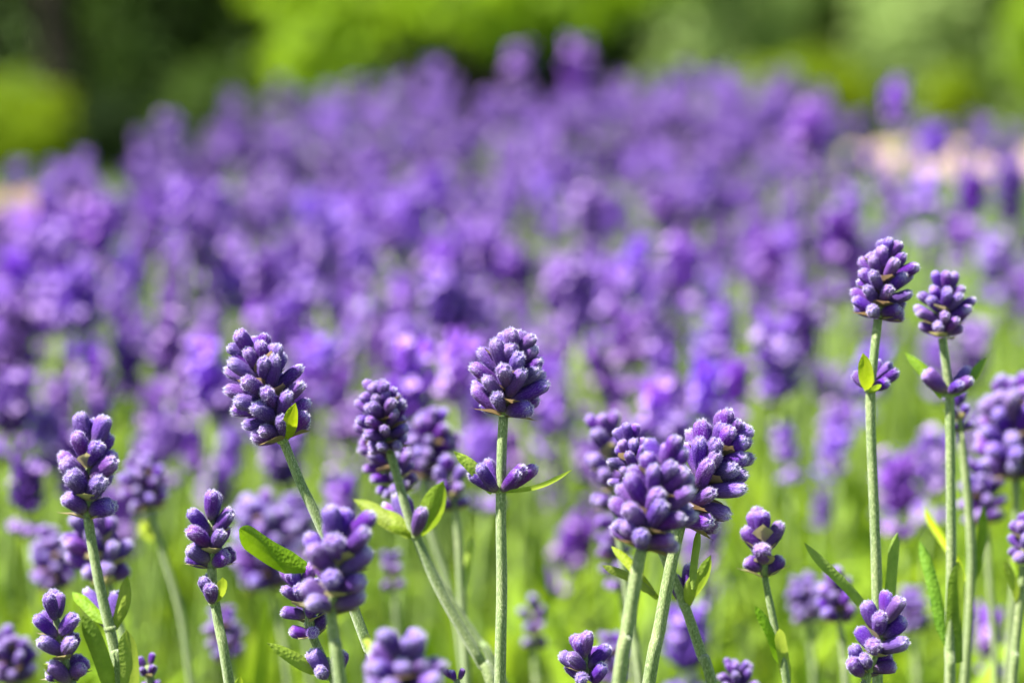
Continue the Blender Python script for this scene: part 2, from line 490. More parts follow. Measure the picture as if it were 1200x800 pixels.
def far_edge(X):
    return float(np.interp(X, [-2.0, -0.40, -0.33, -0.28, -0.2, 0.35, 0.62, 2.0], [1.85, 1.95, 2.1, 2.55, 3.0, 3.1, 2.85, 2.7]))
xs = np.linspace(-1.6, 1.6, 25)
bed_out = [(x, 0.45 + .02 * math.sin(9 * x)) for x in xs] + [(x, far_edge(x) + .10) for x in xs[::-1]]
sheet('garden_bed', bed_out, 0.004, M_SOIL)

# pale sandy clearing behind the bed, running off to the side, and a small one by the evergreens
def clearing(outline, mat):
    pts = spline([Vector((x, y, 0)) for x, y in outline + outline[:1]], 60)[:-1]
    o = mesh_obj('path', [(p.x, p.y, .004) for p in pts], [tuple(range(len(pts)))], mat, None, False); tag(o, kind='structure')
clearing([(0.98, 8.7), (1.08, 8.25), (1.5, 8.0), (3, 7.6), (7, 6.9), (12, 6.3), (12, 8.2), (7, 8.6), (3, 8.9), (1.7, 9.3), (1.3, 9.7), (1.05, 9.3)], M_SAND)
clearing([(-1.26, 6.95), (-1.12, 6.85), (-1.0, 7.05), (-1.02, 7.4), (-1.15, 7.5), (-1.3, 7.3)], M_CLAY)

# ------------------------------------------------------------------ shrubs behind
def leaf_cloud(rs, blobs, n, size, droop=0.0, shell=0.55):
    """leaf quads spread through ellipsoid blobs; returns V,F"""
    vol = np.array([b[3] * b[4] * b[5] for b in blobs]) ** .7; vol /= vol.sum()
    idx = rs.choice(len(blobs), n, p=vol); B = np.array(blobs)[idx]
    d = rs.normal(size=(n, 3)); d /= np.linalg.norm(d, axis=1)[:, None]
    # lumpy clumps
    lump = 1 + .22 * np.sin(d[:, 0] * 7 + B[:, 0] * 9) * np.cos(d[:, 2] * 6 + B[:, 1] * 5) + .12 * np.sin(d[:, 1] * 13)
    rad = (shell + (1 - shell) * rs.random(n) ** .6) * lump
    c = B[:, :3] + d * B[:, 3:6] * rad[:, None]
    c[:, 2] = np.maximum(c[:, 2], .03)
    nrm = d + rs.normal(size=(n, 3)) * .7 + np.array([0, 0, .5]); nrm /= np.linalg.norm(nrm, axis=1)[:, None]
    u = np.cross(nrm, rs.normal(size=(n, 3))); u /= np.linalg.norm(u, axis=1)[:, None]
    u[:, 2] -= droop; v = np.cross(nrm, u)
    s = size * rs.uniform(.6, 1.3, n)[:, None]
    a = c - u * s; b = c + v * s * .45; e = c + u * s; f = c - v * s * .45
    V = np.stack([a, b, e, f], 1).reshape(-1, 3)
    F = np.arange(n * 4).reshape(n, 4)
    return V, F

M_BARK = mat_ground('bark', [(0.3, (0.05, 0.035, 0.025)), (0.7, (0.12, 0.09, 0.065))], 60, 8)
M_SH_DARK = leafy('evergreen_dark', (0.006, 0.013, 0.004), (0.018, 0.036, 0.008), 0.08, None, 3, .8, False, 'Object', 0, .25, .04)  # dark evergreen green, with the shade between shrubs put into the colour
M_SH_MID = leafy('shrub_mid', (0.030, 0.065, 0.008), (0.085, 0.15, 0.012), 0.25, (1, 1, .5), 4, .6, False, 'Object', 0)
M_SH_MOSS = leafy('shrub_moss', (0.012, 0.028, 0.006), (0.050, 0.095, 0.010), 0.12, (1, 1, .5), 3, .8, False, 'Object', 0, .25, .06)
M_SH_BRIGHT = leafy('shrub_bright', (0.08, 0.17, 0.005), (0.30, 0.46, 0.009), 0.38, (1, 1, .3), 4, .6, False, 'Object', 0)
M_SH_LIME = leafy('shrub_lime', (0.13, 0.21, 0.003), (0.26, 0.37, 0.005), 0.40, (1, 1, .25), 5, .6, False, 'Object', 0)
M_SH_GREY = leafy('shrub_grey', (0.21, 0.32, 0.095), (0.36, 0.48, 0.16), 0.38, (1, 1, .6), 4, .7, False, 'Object', 0)

def shrub(name, label, cat, x, y, blobs, mat, n, size, seed, trunk_r=.03, group=None, droop=0.0, shell=.5):
    rs = np.random.default_rng(seed)
    root = bpy.data.objects.new(name, None); COL.objects.link(root); root.location = (x, y, 0)
    tag(root, label, cat, group)
    Vt, Ft = [], []
    rd = random.Random(seed)
    for b in blobs[:6]:
        pts = [Vector((rd.uniform(-.02, .02), rd.uniform(-.02, .02), 0)), Vector((b[0] * .3, b[1] * .3, b[2] * .45)), Vector((b[0], b[1], b[2])), Vector((b[0] * 1.05, b[1] * 1.05, b[2] + b[5] * .6))]
        pth = spline(pts, 9); m = len(pth)
        v, f = sweep(pth, [trunk_r * (1 - .8 * i / (m - 1)) for i in range(m)], 7)
        o_ = len(Vt); Vt += v; Ft += [tuple(q + o_ for q in ff) for ff in f]
    mesh_obj('trunk', Vt, Ft, M_BARK, root)
    V, F = leaf_cloud(rs, blobs, n, size, droop, shell)
    link('crown', np_mesh('crown', V, F, mat, False), root)
    return root

def XY(px, d): return (px - 600) * K * d      # lateral place of a photo column at depth d

def blobs_dome(w, dep, h, n, seed, low=0.25):
    rd = random.Random(seed); out = []
    for i in range(n):
        a = rd.uniform(0, 6.28); r = rd.random() ** .5
        z = h * rd.uniform(low, .82)
        s = rd.uniform(.22, .36)
        out.append((w * .62 * r * math.cos(a), dep * .62 * r * math.sin(a), z, w * s, dep * s, h * s * .8))
    return out

# lime mound at the far left
shrub('lime_shrub', 'low rounded lime green shrub beside the dark evergreens', 'shrub', XY(16, 8.0), 8.0,
      [(0, 0, .14, .17, .18, .14), (-.08, .03, .18, .15, .17, .10), (.07, -.02, .12, .12, .14, .11), (-.23, 0, .13, .17, .2, .13)], M_SH_LIME, 4600, .015, 3)
# dark evergreens on the left
shrub('evergreen_shrub', 'blackish green evergreen behind the lime mound', 'shrub', XY(70, 8.9), 8.9, blobs_dome(.70, .45, 2.0, 20, 21, .06), M_SH_DARK, 9500, .028, 4, .05)
shrub('evergreen_shrub', 'dark evergreen shrub with mossy green patches between blackish evergreen and bright shrub', 'shrub', XY(232, 8.6), 8.6, blobs_dome(.44, .40, 1.5, 18, 22, .06), M_SH_MOSS, 7000, .024, 5, .05)
shrub('low_shrub', 'small olive green shrub at the foot of the dark evergreen', 'shrub', XY(250, 7.9), 7.9, [(0, 0, .24, .10, .12, .10), (.08, 0, .18, .09, .12, .09), (-.09, .02, .12, .10, .12, .09)], M_SH_MID, 2200, .015, 6)
shrub('evergreen_shrub', 'low blackish shrub between the lime mound and the olive shrub', 'shrub', XY(140, 8.0), 8.0, [(0, 0, .12, .14, .14, .12), (.14, .02, .12, .12, .14, .12), (-.12, .05, .1, .1, .12, .1), (.27, .05, .13, .1, .12, .12)], M_SH_DARK, 4200, .018, 61)
# bright broad shrub in the centre; dark foliage below is added as its shade
shrub('bright_shrub', 'broad sunlit yellow green shrub arching over deep shade', 'shrub', XY(528, 7.9), 7.9,
      [(-.34, -.1, .34, .15, .2, .17), (-.2, 0, .48, .22, .26, .17), (.06, -.05, .48, .22, .26, .13), (.30, 0, .49, .22, .26, .13), (0, 0.1, .72, .42, .32, .16), (-.4, .05, .55, .16, .22, .15), (.46, .05, .58, .18, .25, .15)], M_SH_BRIGHT, 6000, .024, 7, .03)
shrub('evergreen_shrub', 'dark foliage added as the shade below the broad bright shrub', 'shrub', XY(620, 8.9), 8.9, blobs_dome(.50, .3, .50, 12, 23), M_SH_DARK, 4200, .024, 8)
# grey green conifers on the right
shrub('conifer', 'soft grey green conifer next to the broad bright shrub', 'conifer', XY(835, 10.2), 10.2, blobs_dome(.62, .5, .95, 20, 24, .12), M_SH_GREY, 10000, .024, 9, .05, None, .3)
shrub('conifer', 'grey green conifer between the deep dark gap and the yellow green edge shrub', 'conifer', XY(1120, 10.6), 10.6, blobs_dome(.55, .5, 1.0, 20, 25, .10), M_SH_GREY, 9500, .024, 10, .05, None, .3)
shrub('evergreen_shrub', 'dark green shrub filling the gap between the two grey green conifers', 'shrub', XY(985, 11.2), 11.2, blobs_dome(.5, .4, 1.1, 14, 26), M_SH_MID, 6000, .026, 11, .04)
shrub('lime_shrub', 'wide low lime shrub in front of the grey green conifer', 'shrub', XY(945, 9.6), 9.6,
      [(0, 0, .21, .13, .13, .10), (-.11, 0, .18, .12, .12, .09), (.12, .02, .17, .10, .12, .09)], M_SH_LIME, 2800, .016, 12)
shrub('lime_shrub', 'small round lime shrub by the pale path in front of the dark gap', 'shrub', XY(1112, 9.7), 9.7,
      [(0, 0, .15, .09, .1, .10), (.03, 0, .10, .09, .09, .08)], M_SH_LIME, 1800, .016, 13)
shrub('bright_shrub', 'yellow green shrub standing past the second grey green conifer', 'shrub', XY(1225, 9.9), 9.9, [(0, 0, .33, .16, .2, .28), (.2, 0, .4, .25, .25, .3), (.05, .05, .65, .16, .2, .2)], M_SH_BRIGHT, 4500, .022, 14)
# further shrubs either side, so the planting goes on
shrub('evergreen_shrub', 'tall dark evergreen at the outer end of the planting beyond the lime mound', 'shrub', -3.3, 9.8, blobs_dome(1.1, .8, 2.2, 18, 31), M_SH_DARK, 9000, .035, 15, .06)
shrub('bright_shrub', 'large green shrub at the outer end beyond the conifers', 'shrub', 3.3, 10.4, blobs_dome(1.0, .8, 1.7, 16, 32), M_SH_BRIGHT, 8000, .03, 16, .05)

# hedge closing the garden
def hedge():
    root = bpy.data.objects.new('hedge', None); COL.objects.link(root); root.location = (0, 13, 0)
    tag(root, 'tall dark green hedge closing the garden behind the shrubs', 'hedge')
    rs = np.random.default_rng(77); n = 50000
    c = np.stack([rs.uniform(-9, 9, n), rs.normal(0, .28, n), rs.uniform(0.02, 2.6, n)], 1)
    c[:, 2] += .12 * np.sin(c[:, 0] * 2.3) * (c[:, 2] / 2.6); c[:, 1] += .12 * np.sin(c[:, 0] * 3.1 + c[:, 2] * 4)
    nrm = rs.normal(size=(n, 3)) + np.array([0, -.6, .4]); nrm /= np.linalg.norm(nrm, axis=1)[:, None]
    u = np.cross(nrm, rs.normal(size=(n, 3))); u /= np.linalg.norm(u, axis=1)[:, None]; v = np.cross(nrm, u)
    s = rs.uniform(.035, .07, n)[:, None]
    V = np.stack([c - u * s, c + v * s * .5, c + u * s, c - v * s * .5], 1).reshape(-1, 3)
    link('foliage', np_mesh('foliage', V, np.arange(n * 4).reshape(n, 4), M_SH_MID, False), root)
    for i in range(13):
        x = -8.4 + i * 1.4
        v, f = sweep([Vector((x, 0, 0)), Vector((x + .05, .03, .9)), Vector((x - .03, 0, 1.8)), Vector((x, .02, 2.4))], [.06, .05, .035, .015], 8)
        mesh_obj('trunk', v, f, M_BARK, root)
hedge()

# ------------------------------------------------------------------ lawn grass between bed and shrubs
def lawn_grass():
    rs = np.random.default_rng(15); n = 90000
    X = rs.uniform(-3.6, 3.6, n); Y = 1.9 + 9.6 * rs.random(n) ** 1.3
    fe = np.interp(X, [-2.0, -0.40, -0.33, -0.28, -0.2, 0.35, 0.62, 2.0], [1.85, 1.95, 2.1, 2.55, 3.0, 3.1, 2.85, 2.7]) + .14
    near_top = np.interp(X, [.98, 1.08, 1.5, 3, 7], [8.7, 8.25, 8.0, 7.6, 6.9]); far_top = np.interp(X, [1.05, 1.3, 1.7, 3, 7], [9.3, 9.7, 9.3, 8.9, 8.6])
    on_sand = (X > .98) & (Y > near_top) & (Y < far_top)
    on_clay = (X > -1.3) & (X < -1.0) & (Y > 6.88) & (Y < 7.48)
    k = (Y > fe) & ~on_sand & ~on_clay; X, Y = X[k], Y[k]; n = len(X)
    a = rs.uniform(0, 6.283, n); h = rs.uniform(.02, .05, n); w = rs.uniform(.002, .004, n)
    b = np.stack([X, Y, np.full(n, .001)], 1)
    sd = np.stack([np.cos(a) * w, np.sin(a) * w, np.zeros(n)], 1)
    tip = b + np.stack([rs.normal(0, .35, n) * h, rs.normal(0, .35, n) * h, h], 1)
    V = np.stack([b - sd, b + sd, tip], 1).reshape(-1, 3)
    o = link('grass', np_mesh('grass', V, np.arange(n * 3).reshape(n, 3), M_GRASS, False))
    tag(o, 'short mown green lawn grass between the lavender bed and the shrubs', 'grass', None, 'stuff')
M_GRASS = leafy('grass_blade', (0.07, 0.14, 0.012), (0.16, 0.27, 0.025), 0.35, (1, 1, .4), 3, .7, False, 'Object', 0)
lawn_grass()

# ------------------------------------------------------------------ lavender foliage in the bed (uncountable narrow leaves)
def foliage():
    rs = np.random.default_rng(5); n = 50000
    X = rs.uniform(-1.35, 1.35, n); Y = rs.uniform(.60, 3.1, n)
    fe = np.interp(X, [-2.0, -0.40, -0.33, -0.28, -0.2, 0.35, 0.62, 2.0], [1.85, 1.95, 2.1, 2.55, 3.0, 3.1, 2.85, 2.7])
    keep = Y < fe; X, Y = X[keep], Y[keep]; n = len(X)
    cl = .5 + .5 * np.sin(X * 11 + 2 * np.sin(Y * 7)) * np.cos(Y * 9)
    hmax = .19 + .11 * cl
    hmax = hmax + .05 * np.clip((2.4 - Y) / .5, 0, 1) * np.clip((Y - .82) / .15, 0, 1)
    z0 = np.maximum(.006, hmax * (rs.random(n) ** .8) - .035)
    L_ = rs.uniform(.032, .070, n); L_ = np.where(rs.random(n) < .10, L_ * 1.9, L_); a = rs.uniform(0, 6.283, n); lean = rs.uniform(.15, 1.2, n)
    d = np.stack([np.cos(a) * np.sin(lean), np.sin(a) * np.sin(lean), np.cos(lean)], 1)
    side = np.stack([-np.sin(a), np.cos(a), np.zeros(n)], 1); side += rs.normal(size=(n, 3)) * .2
    b = np.stack([X, Y, z0], 1); w = rs.uniform(.0022, .0042, n)[:, None]
    mid = b + d * L_[:, None] * .55 + np.array([0, 0, .003]); tip = b + d * L_[:, None] - np.array([0, 0, 1]) * (L_ * .10)[:, None]
    V = np.stack([b - side * w * .6, b + side * w * .6, mid + side * w, mid - side * w, tip + side * w * .35, tip - side * w * .35], 1).reshape(-1, 3)
    base = np.arange(n)[:, None] * 6
    F = np.concatenate([base + np.array([0, 1, 2, 3]), base + np.array([3, 2, 4, 5])], 0)
    me = np_mesh('lavender_foliage', V, F, M_FOL, True)
    o = link('lavender_foliage', me)
    tag(o, 'dense narrow bright green lavender leaves covering the bed under the flowers', 'foliage', None, 'stuff')
M_FOL = leafy('bed_leaf', (0.085, 0.18, 0.010), (0.34, 0.50, 0.030), 0.42, (1, 1, .4), 9, .6, False, 'Object', 0)
foliage()

# ------------------------------------------------------------------ the stalks at the front, one by one
S_ = add_stalk
# head=(bx,by,tx,ty,w,levels,k,phase,depth_tilt,fresh)  whorl=(nx,ny,[bud ax,ay,tx,ty,w,dz],[leaf ax,ay,tx,ty,w,dz,lime,twist])  leaf=(bx,by,tx,ty,w,dz,lime,twist,bow)
S_('sharp upright lavender stalk with full round head above a pair of bud clusters', .75,
   (590, 486, 607, 391, 96, 5, 3, 15, 2, False), [(590, 488), (588, 530), (587, 600), (588, 690), (586, 800)], .0015,
   [(586, 574, [(-4, 0, -34, -22, 17, -2), (-4, 0, -17, -35, 17, 2), (-5, 0, -26, -28, 15, -5), (3, 0, 30, -26, 17, -1), (4, 1, 41, -28, 16, 3), (3, 0, 22, -20, 15, -5), (0, 0, -6, -22, 12, 6)],
     [(-8, 2, -54, -46, 17, -4, 1, .5), (6, 4, 84, -24, 12, -5, 1, 1.0)])])
S_('leaning lavender stalk, tall head with a yellow bract at its base', .755,
   (332, 514, 291, 394, 92, 6, 3, 40, 3, False), [(332, 516), (352, 565), (374, 612), (402, 680), (432, 760), (450, 810)], .0015,
   [(331, 516, [], [(2, 0, 16, -44, 18, -11, 1, .3)])],
   [(362, 664, 280, 621, 34, -12, 0, .45, -.10)])
S_('lavender head slightly behind with pale stem slanting down past a leafy joint', .80,
   (457, 527, 441, 449, 66, 5, 3, 10, -4, False), [(457, 528), (470, 575), (487, 628), (522, 704), (566, 780), (580, 810)], .0015,
   [(487, 628, [(0, -2, 8, -32, 17, -6), (-4, -3, -24, -46, 18, 10), (-3, -2, -12, -44, 15, 8), (-6, -2, -38, -36, 14, 12)],
     [(2, 0, 34, -64, 30, -6, 1, .3), (-4, 0, -46, -34, 22, 6, 1, .6), (-3, -2, -74, -42, 20, 10, 1, .3), (0, 0, -34, -12, 14, -4, 1, .9)])])
S_('lavender head partly hidden behind the pale slanting stem of another', .835,
   (470, 578, 432, 492, 62, 5, 3, 60, 2, False), [(470, 580), (490, 632), (520, 690), (560, 750), (590, 800)], .0013)
S_('soft lavender head close behind the two overlapping heads beside the leaning stalk', .93,
   (497, 560, 508, 482, 72, 5, 3, 30, 4, False), [(497, 562), (505, 620), (530, 700), (545, 800)], .0013)
S_('small soft lavender head with a pale stem next to the leafy joint', .89,
   (534, 597, 524, 536, 46, 4, 2, 0, 2, True), [(534, 598), (538, 640), (541, 700), (548, 800)], .0014, [],
   [(541, 700, 553, 628, 13, 6, 1, .4, .05)])
S_('lavender stalk with an open pagoda shaped head of paired buds on a stout leafy stem', .775,
   (103, 606, 107, 492, 80, 5, 2, 0, 0, True), [(103, 606), (110, 650), (120, 700), (134, 760), (142, 810)], .0016,
   [(129, 736, [(4, 0, 10, -42, 20, 8), (-5, -4, -28, -44, 16, 12)], [(6, 0, 22, -62, 17, 6, 1, .4)])],
   [(124, 728, 84, 694, 17, 8, 0, .5, .06), (138, 812, 96, 722, 24, -6, 0, .35, .08), (150, 830, 150, 738, 26, -8, 1, .3, .05)])
S_('lavender head tucked behind the stout stem of the pagoda shaped head', .86,
   (128, 682, 100, 606, 78, 5, 2, 70, 3, True), [(128, 684), (140, 730), (155, 810)], .0013)
S_('soft lavender head with scattered buds near the pagoda shaped heads', 1.0,
   (68, 690, 55, 620, 62, 5, 3, 20, 3, False), [(68, 692), (74, 740), (82, 810)], .0013)
S_('blurred lavender head on a thin stem between the pagoda head and the compact downy head', .96,
   (176, 596, 158, 538, 60, 4, 3, 45, 4, False), [(176, 598), (192, 650), (212, 720), (225, 810)], .0012, [],
   [(186, 630, 166, 610, 24, 8, 1, .5, .05)])
S_('short lavender head with paired blue violet buds and a pointed pale bract below', .765,
   (80, 794, 60, 698, 66, 4, 2, 0, -2, True), [(78, 790), (86, 812), (92, 840)], .0013,
   [(84, 800, [(-3, -2, -26, -24, 18, -4), (3, -3, 6, -34, 16, 2)], [(-3, 0, -34, -22, 16, -5, 1, .5)])])
S_('blurred lavender head beside the short blue violet head with pointed pale bract', .93,
   (22, 800, 2, 738, 62, 4, 3, 25, 3, False), [(22, 802), (28, 830), (33, 860)], .0013)
S_('small lavender head poking up between two broad leaves of the stout stem', .80,
   (178, 806, 170, 768, 30, 3, 2, 0, 1, True), [(178, 806), (184, 830), (188, 850)], .0012)
S_('compact lavender head with downy buds above a lone bud pair and lime bract', .76,
   (248, 664, 247, 584, 70, 4, 2, 0, 0, True), [(248, 664), (250, 690), (256, 730), (270, 810)], .00145,
   [(251, 706, [(-2, -4, -13, -30, 14, -4), (-3, -1, -4, -22, 15, -7), (2, 0, -6, -34, 12, 4)], [(2, 2, 10, -30, 18, -7, 1, .7)])],
   [(276, 830, 282, 792, 12, -4, 1, .3, .05)])
S_('blurred lavender head standing behind the stem of the compact downy head', 1.0,
   (268, 770, 258, 712, 48, 4, 3, 15, 3, False), [(268, 772), (272, 800), (275, 830)], .0012)
S_('out of focus lavender head with large pale buds and thick pale stem', .685,
   (388, 716, 404, 600, 92, 5, 2, 20, -2, True), [(388, 716), (392, 750), (400, 810)], .0016)
S_('sharp lavender head with ribbed bracts half hidden behind the out of focus pale head', .76,
   (366, 744, 350, 666, 62, 4, 2, 60, -2, True), [(366, 744), (380, 776), (398, 815)], .0014,
   [(386, 792, [(-3, -2, -22, -28, 20, -4), (4, -2, 16, -30, 18, 4), (-4, 0, -14, -8, 14, -8)], [(-4, 0, -74, -38, 17, -8, 1, .5)])])
S_('blurred bright violet lavender head behind the green leaf of the leaning stalk', 1.03,
   (318, 690, 300, 578, 88, 6, 3, 0, 4, False), [(318, 692), (330, 740), (340, 810)], .0013)
S_('blurred violet lavender head next to another behind the leaning stalk', 1.06,
   (352, 660, 346, 582, 60, 5, 3, 35, 4, False), [(352, 662), (360, 740), (365, 810)], .0013)
S_('broad out of focus lavender head beside a small lime leaf tip', .64,
   (474, 850, 470, 742, 112, 4, 3, 10, -6, False), [(474, 850), (480, 900), (484, 940)], .0016, [],
   [(432, 800, 436, 742, 14, 60, 1, .3, .05)])
S_('tiny lavender bud head just showing beside the broad out of focus head', .77,
   (538, 830, 534, 784, 30, 3, 2, 0, 0, True), [(538, 830), (540, 850), (542, 880)], .0012)
S_('sharp stubby lavender head with ribbed blue violet buds low beside the upright stem', .755,
   (692, 822, 682, 744, 62, 4, 2, 20, -3, True), [(692, 822), (698, 850), (702, 880)], .0013, [],
   [(700, 850, 690, 796, 15, -9, 1, .4, .05)])
S_('blurred small lavender head behind the sharp upright stem', 1.02,
   (626, 758, 624, 700, 38, 4, 2, 0, 2, True), [(626, 758), (628, 790), (630, 830)], .0012)
S_('front lavender head of the crowded cluster, soft, on a thick smooth stem', .70,
   (752, 642, 786, 522, 104, 5, 3, 30, 3, False), [(752, 644), (745, 676), (735, 740), (724, 810)], .0018)
S_('wide lavender head of the crowded cluster on a rough sharp stem leaning outward', .755,
   (798, 612, 862, 492, 104, 6, 3, 20, 4, False), [(798, 612), (786, 664), (772, 740), (758, 815)], .0018, [],
   [(812, 690, 818, 618, 12, 8, 1, .4, .04)])
S_('narrow lavender head behind the crowded cluster, its stem with bud pair and lime bracts', .775,
   (758, 604, 732, 502, 64, 5, 3, 50, 2, False), [(758, 604), (782, 660), (802, 708), (822, 766), (838, 815)], .0015,
   [(802, 708, [(2, -4, 6, -46, 16, 4), (-3, -4, -14, -34, 16, 2), (5, -4, 14, -34, 16, 6)],
     [(3, 2, 30, -58, 22, -4, 1, .6), (2, 2, 16, -40, 16, -9, 1, -.4)])],
   [(768, 694, 706, 662, 13, -3, 1, .5, .05), (772, 700, 716, 640, 14, 9, 1, .4, .05)])
S_('soft loose lavender head just outside the crowded cluster', .87,
   (722, 596, 706, 486, 66, 5, 2, 10, 3, True), [(722, 598), (730, 660), (742, 740), (752, 810)], .0013)
S_('blurred lower lavender head beneath the loose head of the crowded cluster', .97,
   (728, 690, 712, 604, 44, 5, 2, 30, 3, False), [(728, 692), (738, 750), (744, 815)], .0012)
S_('blurred lavender head peeping beside the stem of the front cluster head', .98,
   (722, 800, 716, 742, 46, 4, 3, 10, 2, False), [(722, 802), (726, 830), (730, 860)], .0012)
S_('small solitary lavender head of single buds with cream bracts and two leaves below', .785,
   (896, 674, 892, 608, 52, 4, 1, 0, 0, True), [(896, 674), (903, 710), (914, 762), (924, 815)], .00105, [],
   [(918, 778, 884, 710, 15, -5, 0, .4, .08), (926, 800, 914, 736, 17, -7, 1, .3, -.08)])
S_('lavender crown of buds below the solitary small head with cream bracts', .83,
   (866, 830, 861, 776, 52, 3, 3, 30, 0, False), [(866, 830), (870, 860), (874, 890)], .0012)
S_('tall lavender stalk with rounded sharp head, lime bract joint and two slim lower leaves', .78,
   (1029, 372, 1043, 284, 77, 5, 3, 10, 2, False), [(1029, 374), (1024, 420), (1020, 470), (1023, 560), (1027, 660), (1028, 740), (1028, 815)], .00145,
   [(1019, 456, [(4, -4, 34, -20, 15, 2), (3, -3, 24, -28, 13, 7), (4, -2, 22, -8, 13, -3), (-4, -4, -17, -18, 15, 4), (2, -6, 12, -32, 12, 9)],
     [(0, 4, -8, -42, 20, -8, 1, .3), (2, 4, 10, -6, 14, -8, 1, .5)])],
   [(1028, 738, 944, 634, 15, -10, 0, .4, .07), (1036, 730, 1053, 624, 17, 5, 0, .3, .04)])
S_('tall lavender stalk with softer head, paired buds between two spreading bracts and long lower leaves', .805,
   (1104, 394, 1109, 322, 68, 4, 3, 60, 2, True), [(1104, 396), (1109, 430), (1113, 470), (1114, 560), (1115, 660), (1113, 760), (1113, 815)], .00145,
   [(1111, 462, [(-4, -4, -28, -26, 18, -2), (3, -3, 28, -18, 14, -3), (3, -4, 24, -32, 15, 3), (2, -3, 14, -14, 13, -6)],
     [(-6, 2, -50, -50, 16, 2, 0, .4), (5, 2, 46, -42, 15, 6, 0, .4)])],
   [(1112, 756, 1076, 634, 19, 4, 0, .35, .06), (1126, 776, 1121, 658, 25, -6, 0, .3, -.05)])
S_('lavender stalk whose buds show just below the paired bud joint of its taller neighbour', .85,
   (1126, 506, 1120, 462, 40, 3, 2, 0, 2, True), [(1126, 506), (1132, 560), (1138, 640), (1137, 700), (1130, 815)], .0014, [],
   [(1140, 690, 1153, 592, 16, 3, 0, .3, .05), (1128, 680, 1084, 594, 13, 25, 1, .4, .05)])
S_('blurred wide lavender head beyond the two tall sharp stalks', .92,
   (1190, 560, 1184, 444, 96, 6, 3, 15, 3, False), [(1190, 562), (1190, 660), (1184, 740), (1180, 815)], .0014)
S_('blurred lavender head just below the blurred wide head by the tall stalks', .95,
   (1156, 612, 1148, 542, 62, 4, 3, 55, 3, False), [(1156, 614), (1160, 680), (1164, 740), (1168, 815)], .0012)
S_('lavender stalk with a small curled lime leaf pair just below its head', .83,
   (1200, 660, 1206, 600, 50, 4, 2, 20, 1, True), [(1200, 662), (1196, 700), (1190, 760), (1186, 815)], .0014, [],
   [(1194, 706, 1178, 656, 14, -4, 1, .4, .06), (1196, 702, 1186, 646, 12, 6, 1, .4, .05)])
S_('sharp short tilted lavender head with downy buds in front of a tall stem', .742,
   (1018, 786, 1046, 700, 68, 4, 2, 20, -2, True), [(1018, 786), (1012, 812), (1010, 840)], .0013,
   [(1014, 792, [(-2, -4, -14, -36, 16, -3), (-4, -2, -19, -18, 16, -6), (4, -2, 30, -24, 18, 2)], [])])
S_('blurred lavender head on pale stem next to the slim slanting leaf', .92,
   (984, 728, 976, 672, 52, 4, 2, 10, 2, False), [(984, 730), (989, 770), (993, 815)], .0013)
S_('blurred lavender head close to the solitary small head', 1.04,
   (948, 728, 940, 676, 50, 4, 3, 10, 2, False), [(948, 730), (952, 770), (955, 815)], .0012)
S_('blurred deep violet lavender head behind the two lower leaves of the tall stalk', 1.08,
   (1072, 740, 1066, 690, 44, 4, 3, 30, 2, False), [(1072, 742), (1074, 780), (1076, 815)], .0012)
S_('loose blurred lavender head with few buds behind the crowded pale stems', 1.02,
   (462, 690, 458, 648, 34, 3, 2, 0, 2, True), [(462, 690), (466, 740), (470, 815)], .0011)

